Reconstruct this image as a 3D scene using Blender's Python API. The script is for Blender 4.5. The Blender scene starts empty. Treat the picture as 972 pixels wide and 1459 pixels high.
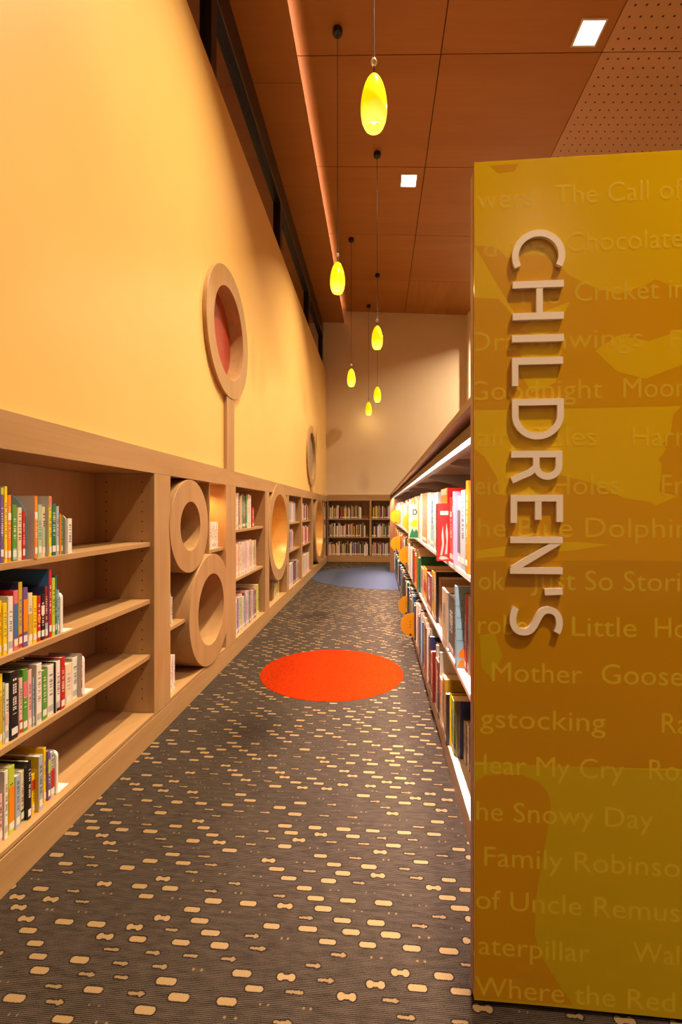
import bpy, bmesh, math, random
from mathutils import Vector, Matrix
random.seed(11)
R = math.radians
SC = bpy.context.scene
COL = SC.collection

# ---------------------------------------------------------------- camera, world, exposure, big lights
YAW = R(4.59)
cam = bpy.data.cameras.new('camera'); camo = bpy.data.objects.new('camera', cam); COL.objects.link(camo)
camo.location = (0, 0, 1.5); camo.rotation_euler = (R(90), 0, YAW)
cam.sensor_fit = 'VERTICAL'; cam.sensor_height = 36; cam.lens = 648 / 1459 * 36
cam.shift_y = -3.5 / 1459; cam.clip_start = 0.05
SC.camera = camo
SC.view_settings.view_transform = 'Standard'; SC.view_settings.look = 'None'
SC.view_settings.gamma = 1; SC.view_settings.use_curve_mapping = False
SC.view_settings.exposure = 0.05
w = bpy.data.worlds.new('night'); SC.world = w; w.use_nodes = True
w.node_tree.nodes['Background'].inputs[0].default_value = (0.10, 0.11, 0.16, 1)
w.node_tree.nodes['Background'].inputs[1].default_value = 0.02

WARM = (1.0, 0.79, 0.50); PINK = (1.0, 0.80, 0.66)
def area(name, loc, rot, sx, sy, power, color, spread=180):
    l = bpy.data.lights.new(name, 'AREA'); l.shape = 'RECTANGLE'; l.size = sx; l.size_y = sy
    l.energy = power; l.color = color; l.spread = R(spread)
    o = bpy.data.objects.new(name, l); COL.objects.link(o); o.location = loc; o.rotation_euler = rot
    return o
def ceil_z(x): return 7.14 - 0.068 * x
# square recessed downlights: (x, y, watts); past the first pair, unseen ones added for light
DOWN = [(2.42, 5.43, 180), (0.53, 7.81, 220), (0.53, 3.1, 240), (2.0, -0.3, 190), (0.53, -2.6, 45), (2.42, -3.9, 45),
        (4.6, 3.1, 50), (3.7, 11.0, 330)]  # the last, hidden by the sign, is added to brighten the end wall
for (x, y, p) in DOWN:
    area('downlight_lamp', (x, y, ceil_z(x) - 0.04), (0, 0, 0), 0.24, 0.27, p, WARM, 145 if y > 10 else 103)
# cove strip above the soffit edge, and the strip under the canopy of the book stack
area('cove_strip_lamp', (-1.06, 6.0, 6.97), (0, R(150), 0), 0.05, 13.8, 70, (1.0, 0.58, 0.42), 150)
area('canopy_strip_lamp', (0.367, 6.25, 1.768), (0, R(-10), 0), 0.006, 9.4, 35, PINK, 165)
area('canopy_aisle_lamp', (0.367, 6.25, 1.768), (0, R(6), 0), 0.006, 9.4, 170, PINK, 62)

# ---------------------------------------------------------------- node helpers
class N:
    def __init__(s, t, sock): s.t = t; s.s = sock
    def _m(s, op, *o, clamp=False):
        n = s.t.nodes.new('ShaderNodeMath'); n.operation = op; n.use_clamp = clamp
        for i, v in enumerate((s,) + o):
            if isinstance(v, N): s.t.links.new(v.s, n.inputs[i])
            else: n.inputs[i].default_value = v
        return N(s.t, n.outputs[0])
    def __add__(s, o): return s._m('ADD', o)
    __radd__ = __add__
    def __sub__(s, o): return s._m('SUBTRACT', o)
    def __mul__(s, o): return s._m('MULTIPLY', o)
    __rmul__ = __mul__
    def __truediv__(s, o): return s._m('DIVIDE', o)
    def floor(s): return s._m('FLOOR')
    def fract(s): return s._m('FRACT')
    def abs(s): return s._m('ABSOLUTE')
    def max(s, o): return s._m('MAXIMUM', o)
    def min(s, o): return s._m('MINIMUM', o)
    def lt(s, o): return s._m('LESS_THAN', o)
    def gt(s, o): return s._m('GREATER_THAN', o)
    def pow(s, o): return s._m('POWER', o)
    def sqrt(s): return s._m('SQRT')
    def sin(s): return s._m('SINE')
def new_mat(name, color=(.8, .8, .8), rough=.5, metal=0, **kw):
    m = bpy.data.materials.new(name); m.use_nodes = True
    b = m.node_tree.nodes['Principled BSDF']
    b.inputs['Base Color'].default_value = (*color, 1); b.inputs['Roughness'].default_value = rough
    b.inputs['Metallic'].default_value = metal
    for k, v in kw.items(): b.inputs[k.replace('_', ' ')].default_value = v
    return m
def coords(t, kind='Object', loc=None):
    n = t.nodes.new('ShaderNodeTexCoord' if kind != 'World' else 'ShaderNodeNewGeometry')
    return n.outputs['Object' if kind != 'World' else 'Position']
def mixc(t, fac, a, b):
    n = t.nodes.new('ShaderNodeMix'); n.data_type = 'RGBA'
    if isinstance(fac, N): t.links.new(fac.s, n.inputs[0])
    else: n.inputs[0].default_value = fac
    for i, v in ((6, a), (7, b)):
        if isinstance(v, tuple): n.inputs[i].default_value = (*v, 1)
        else: t.links.new(v, n.inputs[i])
    return n.outputs[2]
def noise(t, vec, scale, mapscale=(1, 1, 1), detail=3, dist=0):
    mp = t.nodes.new('ShaderNodeMapping'); mp.inputs['Scale'].default_value = mapscale
    t.links.new(vec, mp.inputs[0])
    n = t.nodes.new('ShaderNodeTexNoise'); n.inputs['Scale'].default_value = scale
    n.inputs['Detail'].default_value = detail; n.inputs['Distortion'].default_value = dist
    t.links.new(mp.outputs[0], n.inputs[0]); return N(t, n.outputs[0])
def mottled(name, c1, c2, scale=3, ms=(1, 1, 1), rough=.5, bump=0, detail=3, contrast=1.6, **kw):
    m = new_mat(name, c1, rough, **kw); t = m.node_tree
    f = noise(t, coords(t, 'World'), scale, ms, detail)
    f = (f - .5) * contrast + .5
    f = f._m('ADD', 0.0, clamp=True)
    b = t.nodes['Principled BSDF']; t.links.new(mixc(t, f, c1, c2), b.inputs['Base Color'])
    if bump:
        bp = t.nodes.new('ShaderNodeBump'); bp.inputs['Strength'].default_value = bump; bp.inputs['Distance'].default_value = .002
        t.links.new(f.s, bp.inputs['Height']); t.links.new(bp.outputs[0], b.inputs['Normal'])
    return m
def wood(name, c1, c2, axis, rough=.38, scale=9):
    ms = {'x': (.12, 1, 1), 'y': (1, .12, 1), 'z': (1, 1, .12)}[axis]
    m = new_mat(name, c1, rough); t = m.node_tree; v = coords(t, 'World')
    a = noise(t, v, scale, ms, 5, .6); b_ = noise(t, v, scale * 9, tuple(q * (q if q < 1 else 1) for q in ms), 2)
    f = ((a - .5) * 1.7 + (b_ - .5) * .7 + .5)._m('ADD', 0.0, clamp=True)
    b = t.nodes['Principled BSDF']; t.links.new(mixc(t, f, c1, c2), b.inputs['Base Color'])
    return m
def emis(name, color, s):
    m = new_mat(name, color, .4); b = m.node_tree.nodes['Principled BSDF']
    b.inputs['Emission Color'].default_value = (*color, 1); b.inputs['Emission Strength'].default_value = s
    return m
MA, MB = (.49, .285, .13), (.38, .205, .082)
maple_y = wood('maple grain along the wall', MA, MB, 'y')
maple_z = wood('maple grain upright', MA, MB, 'z')
maple_x = wood('maple grain across', MA, MB, 'x')
walnut_y = wood('brown canopy wood', (.33, .16, .07), (.22, .09, .035), 'y', .35)
walnut_z = wood('brown end panel wood', (.36, .17, .07), (.25, .10, .035), 'z', .35)
ceil_wood = wood('cherry ceiling wood', (.47, .185, .03), (.39, .145, .02), 'x', .42, 2.5)
ceil_strip = wood('cherry ceiling wood lengthwise', (.50, .22, .05), (.34, .13, .02), 'y', .42, 4)
yellow_wall = mottled('yellow painted wall', (.85, .54, .18), (.81, .50, .155), 1.2, rough=.42)
beige_wall = mottled('beige painted wall', (.78, .62, .44), (.74, .58, .41), 1.5, rough=.75)
pale_wall = new_mat('pale painted wall', (.86, .76, .62), .7)
black_metal = new_mat('black window metal', (.012, .01, .01), .35)
grey_line = new_mat('grey gasket', (.22, .21, .20), .3)
glass = new_mat('night-dark mirror-like glazing', (.50, .46, .44), 0.03, 1.0)
dark = new_mat('dark gap', (.015, .010, .008), .9)
white_plastic = new_mat('white painted steel', (.80, .74, .70), .35)
grey_plastic = new_mat('pale grey plastic', (.50, .45, .45), .35)
taupe_metal = new_mat('taupe painted steel', (.15, .095, .06), .5)
stack_metal = new_mat('warm grey painted steel', (.23, .155, .125), .45)
kick_metal = new_mat('pale warm steel', (.50, .36, .29), .45)
red_panel = mottled('red back panel', (.42, .055, .02), (.34, .04, .015), 6, rough=.5)
taupe_panel = mottled('taupe back panel', (.33, .25, .15), (.28, .21, .13), 6, rough=.5)
orange_rug = mottled('orange carpet', (.34, .024, .0004), (.17, .008, .0003), 90, rough=.95, Specular_IOR_Level=.04, bump=.5, contrast=2.2)
blue_rug = mottled('blue grey carpet', (.070, .080, .13), (.045, .05, .085), 140, rough=.95, Specular_IOR_Level=.04, bump=.5)
cream_pages = mottled('book pages', (.74, .62, .47), (.64, .52, .38), 220, (1, 1, .1), .8)
disc_mat = new_mat('yellow marker plastic', (.78, .32, .008), .3, Coat_Weight=.3)
ink = new_mat('black print', (.02, .02, .02), .5)

# ceiling with pinholes
def perforated():
    m = new_mat('perforated cherry ceiling wood', (.4, .2, .1), .45); t = m.node_tree; v = coords(t, 'World')
    a = noise(t, v, 2.5, (.12, 1, 1), 5, .6)
    base = mixc(t, a, (.64, .36, .20), (.54, .28, .14))
    sep = t.nodes.new('ShaderNodeSeparateXYZ'); t.links.new(v, sep.inputs[0])
    px = ((N(t, sep.outputs[0]) - 2.72) / .118).fract() - .5; py = ((N(t, sep.outputs[1]) - .02) / .118).fract() - .5
    d = (px * px + py * py).sqrt(); hole = d.lt(.105)
    t.links.new(mixc(t, hole, base, (.02, .008, .004)), t.nodes['Principled BSDF'].inputs['Base Color'])
    return m
perf_wood = perforated()

def carpet():
    m = new_mat('patterned loop carpet', (.1, .08, .07), .95); t = m.node_tree; v = coords(t, 'World')
    sep = t.nodes.new('ShaderNodeSeparateXYZ'); t.links.new(v, sep.inputs[0])
    x = N(t, sep.outputs[0]); y = N(t, sep.outputs[1])
    wob = noise(t, v, 420, (1, 1, 1), detail=2)
    def rnd(a, b, k):
        c = t.nodes.new('ShaderNodeCombineXYZ'); t.links.new(a.s, c.inputs[0]); t.links.new(b.s, c.inputs[1]); c.inputs[2].default_value = k
        wn = t.nodes.new('ShaderNodeTexWhiteNoise'); wn.noise_dimensions = '3D'; t.links.new(c.outputs[0], wn.inputs[0])
        return N(t, wn.outputs[0])
    P_, Q = .043, .140
    row = (y / P_).floor(); zero = row * 0.0
    # rows step sideways as a woven repeat, with a little irregularity
    off = (row * .382).fract() * Q + (rnd(row, zero, 3.3) - .5) * .02
    xx = (x + off) / Q; colm = xx.floor()
    r1 = rnd(colm, row, 1.1); r2 = rnd(colm, row, 2.7); r3 = rnd(colm, row, 5.9); r4 = rnd(colm, row, 8.2)
    cx_ = (xx.fract() - .5) * Q + (r2 - .5) * .026; cy_ = ((y / P_).fract() - .5) * P_ + (wob - .5) * .008
    cxw = cx_ + (wob - .5) * .008
    big = r1.lt(.30); bell = r1.gt(.30) * r1.lt(.43); thin = r1.gt(.43) * r1.lt(.63); dots = r1.gt(.63) * r1.lt(.92)
    L = r3 * .005 + .0185
    u = (cxw.abs() / L)
    capd = ((cxw.abs() - L).max(0.0).pow(2.0) + cy_ * cy_).sqrt()
    dbig = capd - (r4 * .0028 + .0088)
    db = ((cxw.abs() - .0175).pow(2.0) + cy_ * cy_).sqrt() - .0118
    db = db.min(capd - .0068)
    s = (cxw / L)
    dthin = (capd - .0042).min(((cxw - .014).pow(2.0) + cy_ * cy_).sqrt() - (r4 * .003 + .0055)) + (noise(t, v, 110, detail=1) - .5) * .006
    dd = (((cxw + .012).abs() - (r3 * .008 + .010)).pow(2.0) + cy_ * cy_).sqrt() - (.0022 + r4 * .0022)
    far = 1.0
    d = (dbig + (zero + 1.0 - big) * far).min(db + (zero + 1.0 - bell) * far).min(dthin + (zero + 1.0 - thin) * far).min(dd + (zero + 1.0 - dots) * far)
    inside = (zero + 1.0 - ((d + .0004) / .0012)._m('ADD', 0.0, clamp=True))
    rim = (zero + 1.0 - ((d - .0034) / .0024)._m('ADD', 0.0, clamp=True)) * (zero + 1.0 - dots)
    rib = ((y / .0052).fract() - .5).abs() * 2.0
    yarn = noise(t, v, 420, (1, 1, 1), 2); broad = noise(t, v, 60, (.25, 1, 1), 3)
    f = (rib * .95 + (yarn - .5) * 2.2 + (broad - .5) * .9 - .05)._m('ADD', 0.0, clamp=True)
    base = mixc(t, f, (.006, .004, .003), (.080, .055, .042))
    base = mixc(t, rim * .92, base, (.010, .006, .005))
    cream = mixc(t, yarn, (.12, .07, .03), (.33, .215, .108))
    strength = inside * (dots * -.45 + 1.0) * (thin * -.25 + 1.0)
    colr = mixc(t, strength, base, cream)
    b = t.nodes['Principled BSDF']; t.links.new(colr, b.inputs['Base Color'])
    b.inputs['Specular IOR Level'].default_value = .15
    bp = t.nodes.new('ShaderNodeBump'); bp.inputs['Strength'].default_value = .35; bp.inputs['Distance'].default_value = .002
    t.links.new((rib * .6 + yarn * .5 + inside).s, bp.inputs['Height']); t.links.new(bp.outputs[0], b.inputs['Normal'])
    return m
carpet_mat = carpet()

# ---------------------------------------------------------------- mesh helpers
def bx(bm, x0, x1, y0, y1, z0, z1, mi=0):
    vs = [bm.verts.new((x, y, z)) for x in (x0, x1) for y in (y0, y1) for z in (z0, z1)]
    for f in ((0, 1, 3, 2), (4, 6, 7, 5), (0, 4, 5, 1), (2, 3, 7, 6), (0, 2, 6, 4), (1, 5, 7, 3)):
        fc = bm.faces.new([vs[i] for i in f]); fc.material_index = mi
    return vs
def obj(name, bm, mats, parent=None, local=False, bevel=0, smooth=False):
    if not isinstance(mats, (list, tuple)): mats = [mats]
    if parent is not None and not local:
        off = Vector((0, 0, 0)); p = parent
        while p is not None: off += p.location; p = p.parent
        for v in bm.verts: v.co -= off
    bmesh.ops.recalc_face_normals(bm, faces=bm.faces[:])
    me = bpy.data.meshes.new(name); bm.to_mesh(me); bm.free()
    for m in mats: me.materials.append(m)
    o = bpy.data.objects.new(name, me); COL.objects.link(o)
    if parent is not None: o.parent = parent
    if bevel:
        b = o.modifiers.new('bevel', 'BEVEL'); b.width = bevel; b.segments = 2; b.limit_method = 'ANGLE'
    if smooth:
        for p in me.polygons: p.use_smooth = True
        me.set_sharp_from_angle(angle=R(35))
    return o
def box(name, mats, parent, *d, bevel=0):
    bm = bmesh.new(); bx(bm, *d); return obj(name, bm, mats, parent, bevel=bevel)
def thing(name, label, cat, loc=(0, 0, 0), group=None):
    o = bpy.data.objects.new(name, None); COL.objects.link(o); o.location = loc; o.empty_display_size = .1
    return tag(o, label, cat, group)
def tag(o, label, cat, group=None):
    o['label'] = label; o['category'] = cat
    if group: o['group'] = group
    return o
def struct(o, label=None, cat=None):
    o['kind'] = 'structure'
    if label: o['label'] = label
    if cat: o['category'] = cat
    return o
def lathe(bm, prof, cx=0, cy=0, n=32, mi=0):
    rings = []
    for (r, z) in prof:
        if r < 1e-5: rings.append([bm.verts.new((cx, cy, z))])
        else: rings.append([bm.verts.new((cx + r * math.cos(2 * math.pi * i / n), cy + r * math.sin(2 * math.pi * i / n), z)) for i in range(n)])
    for a, b in zip(rings, rings[1:]):
        for i in range(n):
            j = (i + 1) % n
            if len(a) == 1: f = bm.faces.new((a[0], b[j], b[i]))
            elif len(b) == 1: f = bm.faces.new((a[i], a[j], b[0]))
            else: f = bm.faces.new((a[i], a[j], b[j], b[i]))
            f.material_index = mi
def tube_x(bm, yc, zc, ro, ri, x0, x1, n=96):
    """ring with its axis along x"""
    P = []
    for (r, x) in ((ro, x0), (ro, x1), (ri, x1), (ri, x0)):
        P.append([bm.verts.new((x, yc + r * math.cos(2 * math.pi * i / n), zc + r * math.sin(2 * math.pi * i / n))) for i in range(n)])
    for k in range(4):
        a, b = P[k], P[(k + 1) % 4]
        for i in range(n):
            j = (i + 1) % n; bm.faces.new((a[i], a[j], b[j], b[i]))
def disc_x(bm, yc, zc, r, x0, x1, n=96):
    a = [bm.verts.new((x0, yc + r * math.cos(2 * math.pi * i / n), zc + r * math.sin(2 * math.pi * i / n))) for i in range(n)]
    b = [bm.verts.new((x1, v.co.y, v.co.z)) for v in a]
    bm.faces.new(a); bm.faces.new(b[::-1])
    for i in range(n):
        j = (i + 1) % n; bm.faces.new((a[i], b[i], b[j], a[j]))
def disc_z(bm, cx, cy, r, z0, z1, n=128):
    a = [bm.verts.new((cx + r * math.cos(2 * math.pi * i / n), cy + r * math.sin(2 * math.pi * i / n), z0)) for i in range(n)]
    b = [bm.verts.new((v.co.x, v.co.y, z1)) for v in a]
    bm.faces.new(a); bm.faces.new(b[::-1])
    for i in range(n):
        j = (i + 1) % n; bm.faces.new((a[i], b[i], b[j], a[j]))
# picture to place: helpers that measure positions on known planes
sA, cA = math.sin(YAW), math.cos(YAW)
def ray(px, py):
    l = (px - 486) / 648; return (-sA + l * cA, cA + l * sA, (726 - py) / 648)
def onX(px, py, x):
    r = ray(px, py); t = x / r[0]; return r[1] * t, 1.5 + r[2] * t
def onY(px, py, y):
    r = ray(px, py); t = y / r[1]; return r[0] * t, 1.5 + r[2] * t

# ---------------------------------------------------------------- room shell
F = -1.444; S = -1.471; WL = -1.477; XB = -1.861; YB = 13.05
struct(box('floor', carpet_mat, None, -2.1, 8.5, -4.5, 13.6, -.08, 0))
# yellow wall with two round recesses
def yellow():
    bm = bmesh.new()
    holes = [(4.35, 3.212, .45), (10.0, 2.686, .53)]
    ys = [-4.5, 4.35 - .8, 4.35 + .8, 10.0 - .8, 10.0 + .8, YB]; z0, z1 = 1.8885, 5.45
    def quad(a, b, c, d): bm.faces.new([bm.verts.new((WL, q[0], q[1])) for q in (a, b, c, d)])
    for k in (0, 2, 4): quad((ys[k], z0), (ys[k + 1], z0), (ys[k + 1], z1), (ys[k], z1))
    for (yc, zc, r) in holes:
        a0, a1 = yc - .8, yc + .8; b0, b1 = max(z0, zc - .8), zc + .8
        n = 96; circ = []; sq = []; back = []
        for i in range(n):
            t = 2 * math.pi * (i + .5) / n; c, s = math.cos(t), math.sin(t)
            circ.append(bm.verts.new((WL, yc + r * c, zc + r * s))); back.append(bm.verts.new((WL - .16, yc + r * c, zc + r * s)))
            k = min((a1 - yc) / abs(c), ((b1 - zc) if s > 0 else (zc - b0)) / abs(s))
            sq.append(bm.verts.new((WL, yc + k * c, zc + k * s)))
        for i in range(n):
            j = (i + 1) % n
            bm.faces.new((circ[i], circ[j], sq[j], sq[i])); bm.faces.new((circ[i], back[i], back[j], circ[j]))
            # corners of the square
            pi, pj = sq[i].co, sq[j].co
            if abs(pi.y - pj.y) > 1e-6 and abs(pi.z - pj.z) > 1e-6:
                cor = bm.verts.new((WL, a0 if min(pi.y, pj.y) < yc else a1, b0 if min(pi.z, pj.z) < zc else b1))
                bm.faces.new((sq[i], sq[j], cor))
        quad((a0, b1), (a1, b1), (a1, z1), (a0, z1))
        if b0 > z0: quad((a0, z0), (a1, z0), (a1, b0), (a0, b0))
    # top ledge and back
    for q in (((WL, z1), (-1.80, z1)), ((-1.80, z1), (-1.80, z0)), ((-1.80, z0), (WL, z0))):
        bm.faces.new([bm.verts.new(v) for v in ((q[0][0], -4.5, q[0][1]), (q[0][0], YB, q[0][1]), (q[1][0], YB, q[1][1]), (q[1][0], -4.5, q[1][1]))])
    bmesh.ops.remove_doubles(bm, verts=bm.verts[:], dist=1e-5)
    return obj('wall_left', bm, yellow_wall)
struct(yellow())
struct(box('wall_left', beige_wall, None, -2.0, -1.885, -4.5, 13.5, 0, 1.84))
# wall above the clerestory, end walls
bm = bmesh.new(); bx(bm, -1.9, 8.4, YB, YB + .12, 1.90, 7.4); bx(bm, -1.9, 8.4, YB + .40, YB + .5, 0, 1.9); struct(obj('wall_back', bm, beige_wall))
struct(box('wall_back', pale_wall, None, 2.50, 3.3, 12.75, YB - .001, 0, 6.95))
struct(box('wall_right', beige_wall, None, 8.4, 8.5, -4.5, 13.6, 0, 7.4))
struct(box('wall_front', beige_wall, None, -1.9, 8.4, -4.6, -4.5, 0, 7.5))
# ceiling panels, tilted down to the right, with dark joints
def tilted(bm, x0, x1, y0, y1, t=.02, z0=7.14, mi=0):
    vs = bx(bm, x0, x1, y0, y1, 0, t, mi)
    for v in vs: v.co.z += z0 - .068 * v.co.x
bm = bmesh.new(); g = .006
xs = [-1.75, -1.115, .775, 2.67, 4.56, 6.45, 8.4]; ye = [13.05 - 1.847 * k for k in range(10)]
for i in range(len(xs) - 1):
    for k in range(len(ye) - 1):
        mi = 1 if xs[i] >= 2.6 else (2 if (i == 2 and k == 0) else 0)
        tilted(bm, xs[i] + g, xs[i + 1] - g, max(ye[k + 1], -4.5) + g, ye[k] - g, mi=mi)
tilted(bm, -1.8, 8.4, -4.5, 13.1, .08, 7.162, 3)
struct(obj('ceiling', bm, [ceil_wood, perf_wood, ceil_strip, dark]))
bm = bmesh.new()
for k in range(len(ye) - 1):
    tilted(bm, -1.68, -.955, max(ye[k + 1], -4.5) + g * .6, ye[k] - g * .6, .05, 6.80)
tilted(bm, -1.68, -.97, -4.5, 13.04, .03, 6.851, 1)
o = obj('ceiling', bm, [ceil_wood, dark]); struct(o)
# clerestory window: posts, header, glass
win = thing('window_1', 'x', 'x', (-1.57, 4, 5.45)); del win['label']; del win['category']; struct(win)
bm = bmesh.new(); bx(bm, -1.629, -1.57, -4.5, YB, 6.48, 6.93); obj('window_header', bm, black_metal, win)
bm = bmesh.new(); bx(bm, -1.566, -1.5698, -4.5, YB, 6.50, 6.515); obj('highlight', bm, grey_line, win)  # grey strip standing in for the highlight along the header
for (a, b) in ((-1.95, -1.81), (1.14, 1.28), (4.205, 4.345), (7.267, 7.407), (10.309, 10.449), (12.89, 13.04)):
    bm = bmesh.new(); bx(bm, -1.629, -1.572, a, b, 5.45, 6.48); obj('mullion', bm, black_metal, win)
bm = bmesh.new(); bx(bm, -1.638, -1.630, -4.5, YB, 5.45, 6.9); obj('pane', bm, glass, win)
struct(box('wall_left', dark, None, -2.4, -2.35, -4.5, 13.1, 4.5, 8))  # dark backdrop added behind the glazing, not a wall of the room

# ---------------------------------------------------------------- left built-in shelving
bm = bmesh.new(); bx(bm, XB, F, -4.5, 13.0, 1.735, 1.888); struct(obj('trim_1', bm, maple_y, bevel=.002))
bm = bmesh.new(); bx(bm, XB, F, -4.5, 12.99, 0, .152); bx(bm, XB, S, -4.5, 12.99, .152, .158); struct(obj('baseboard_left', bm, maple_y, bevel=.002))
bm = bmesh.new(); bx(bm, XB, F, -4.5, .82, .16, 1.733); struct(obj('trim_2', bm, maple_z))
def pins(bm, y, xs_, zs, side=-1):
    for xx in xs_:
        for z in zs:
            n = 8; yy = y + side * .0006
            bm_v = [bm.verts.new((xx + .0045 * math.cos(2 * math.pi * i / n), yy, z + .0045 * math.sin(2 * math.pi * i / n))) for i in range(n)]
            f = bm.faces.new(bm_v); f.material_index = 1
def bookcase(label, ys0, ys1, shelves, stile_l=None, stile_r=None, extra=None, pin=True):
    b = thing('built_in_bookcase', label, 'bookcase', ((F + XB) / 2, ys0, 0))
    box('back_panel', maple_z, b, XB, XB + .012, ys0, ys1, .18, 1.733)
    box('bottom_panel', maple_y, b, XB, F - .001, ys0, ys1, .1585, .179, bevel=.0015)
    for (ya, yb, sd, yin) in ((ys0, ys0 + .02, 1, ys0 + .02), (ys1 - .02, ys1, -1, ys1 - .02)):
        bm = bmesh.new(); bx(bm, XB + .013, S, ya, yb, .1795, 1.733)
        if pin: pins(bm, yin, (XB + .09, S - .055), [.27 + .064 * k for k in range(23)], sd)
        obj('side_panel', bm, [maple_z, dark], b)
    for st in (stile_l, stile_r):
        if st: box('stile', maple_z, b, S - .001, F, st[0], st[1], .1595, 1.7345, bevel=.0015)
    for z in shelves:
        box('shelf', maple_y, b, XB + .013, S, ys0 + .021, ys1 - .021, z - .028, z, bevel=.0015)
    return b
bookcase('light maple bookcase bay nearest the camera with four levels of picture books', .84, 2.865, (1.288, .918, .560), (.82, .86), (2.845, 3.076))
rb = bookcase('maple bay holding two stacked round wooden rings and a few white books', 3.056, 4.27, (), None, (4.25, 4.55), pin=False)
box('shelf', maple_y, rb, XB + .013, S, 3.078, 3.42, .636, .66)
box('divider', maple_z, rb, XB + .013, S, 3.875, 3.897, 1.115, 1.733)
box('shelf', maple_y, rb, XB + .013, S, 3.898, 4.249, 1.115, 1.143)
bookcase('maple bookcase bay with three full rows just beyond the two stacked rings', 4.53, 5.79, (1.288, .777), None, (5.77, 5.99))
rb3 = bookcase('maple bay with one large amber-lit round opening above a few low books', 5.97, 7.20, (), None, (7.18, 7.35), pin=False)
box('divider', maple_z, rb3, XB + .013, S - .05, 6.50, 6.53, .18, .455)
bookcase('maple bookcase bay just beyond the large amber-lit ring, left of a divider', 7.33, 8.566, (1.275, .80), None, (8.546, 8.69))
bookcase('maple bookcase bay before the farthest lit ring, right of a divider', 8.67, 9.95, (1.275, .80), None, (9.93, 10.15))
bookcase('narrow maple bay around the farthest lit ring near the corner', 10.13, 12.18, (), None, (12.16, 12.26), pin=False)
bookcase('slim maple corner bay meeting the end wall bookcase', 12.24, 12.99, (1.24, .71), None, None, pin=False)
# rings
lamp_tinted_maple = wood('lamp-tinted maple', (.62, .36, .12), (.52, .28, .08), 'x', .28)  # maple with the nook lamps' amber light put into its colour
def ring(name, label, yc, zc, ro, ri, depth, backmat, x1=F + .006, outer_depth=None, cat='shelf ring', tmat=maple_z):
    t = thing(name, label, cat, (x1, yc, zc - ro))
    bm = bmesh.new(); tube_x(bm, yc, zc, ro, ri, x1 - (outer_depth or depth), x1)
    rbody = obj('ring_body', bm, [tmat, lamp_tinted_maple], t, bevel=.002, smooth=True)
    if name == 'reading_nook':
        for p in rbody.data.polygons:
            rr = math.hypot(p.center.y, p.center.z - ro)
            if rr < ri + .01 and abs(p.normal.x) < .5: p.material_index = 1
    bm = bmesh.new(); disc_x(bm, yc, zc, ri - .001, x1 - depth, x1 - depth + .008); obj('back_disc', bm, backmat, t)
    return t
ring('round_cubby', 'smaller upper wooden ring cubby resting on the larger ring', 3.413, 1.372, .358, .188, .38, maple_z)
ring('round_cubby', 'larger lower wooden ring cubby under the smaller ring', 3.862, .635, .478, .304, .38, maple_z)
r3 = ring('reading_nook', 'large wooden ring nook glowing amber, nearer of the two lit ones', 6.63, 1.175, .712, .548, .40, maple_z, x1=F + .008)
r4 = ring('reading_nook', 'large wooden ring nook glowing amber, farthest one near the corner', 11.25, 1.03, .855, .69, .40, maple_z, x1=F + .008)
ra = ring('porthole_ring', 'round maple porthole with a red back, high on the yellow wall', 4.35, 3.212, .617, .435, .15, red_panel, outer_depth=.155, cat='porthole')
ringB = ring('porthole_ring', 'far round maple porthole with a taupe back, low on the yellow wall', 10.0, 2.686, .665, .512, .07, taupe_panel, outer_depth=.10, cat='porthole')
for o in (ra, ringB):
    b = [c for c in o.children if c.name.startswith('ring_body')][0]
# ring bodies in the wall: collar in front of the wall only + liner in the hole
for t, yc, zc, ro, ri, ho in ((ra, 4.35, 3.212, .617, .435, .449), (ringB, 10.0, 2.686, .665, .512, .529)):
    old = [c for c in t.children if c.name.startswith('ring_body')][0]; bpy.data.objects.remove(old)
    bm = bmesh.new(); tube_x(bm, yc, zc, ro, ri, WL + .001, F + .006); obj('ring_face', bm, maple_z, t, bevel=.002, smooth=True)
    bm = bmesh.new(); tube_x(bm, yc, zc, ho, ri + .0005, WL - .15, WL + .002); obj('liner', bm, maple_y, t, smooth=True)
box('post', maple_z, ra, WL + .001, F, 4.275, 4.505, 1.889, 2.66, bevel=.002)
box('post', maple_z, ringB, WL + .001, F, 9.9, 10.1, 1.889, 2.06, bevel=.002)
# lamps inside the glowing nooks
puck = emis('warm puck lens', (1.0, .78, .42), 14)
def puck_light(x, y, z, power, label, cat='light', ang=150):
    t = thing('puck_light', label, cat, (x, y, z), 'round puck lights inside the wooden bays')
    bm = bmesh.new(); lathe(bm, [(0, 0), (.034, 0), (.036, -.004), (.036, -.014), (.030, -.016)], x, y); 
    for v in bm.verts: v.co.z += z
    obj('housing', bm, white_plastic, t, smooth=True)
    bm = bmesh.new(); lathe(bm, [(.030, z - .0155), (.015, z - .018), (0, z - .0185)], x, y); obj('lens', bm, puck, t, smooth=True)
    l = bpy.data.lights.new('puck_lamp', 'SPOT'); l.energy = power; l.color = (1, .55, .16); l.spot_size = R(ang); l.spot_blend = .7; l.shadow_soft_size = .03
    o = bpy.data.objects.new('puck_lamp', l); COL.objects.link(o); o.parent = t; o.location = (0, 0, -.03)
puck_light(-1.62, 6.63, 1.718, 20, 'small round light in the top of the nearer amber ring nook')
puck_light(-1.62, 11.25, 1.712, 26, 'small round light in the top of the farthest amber ring nook')
puck_light(-1.66, 4.07, 1.731, 22, 'small round light above the white books beside the stacked rings')
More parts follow.
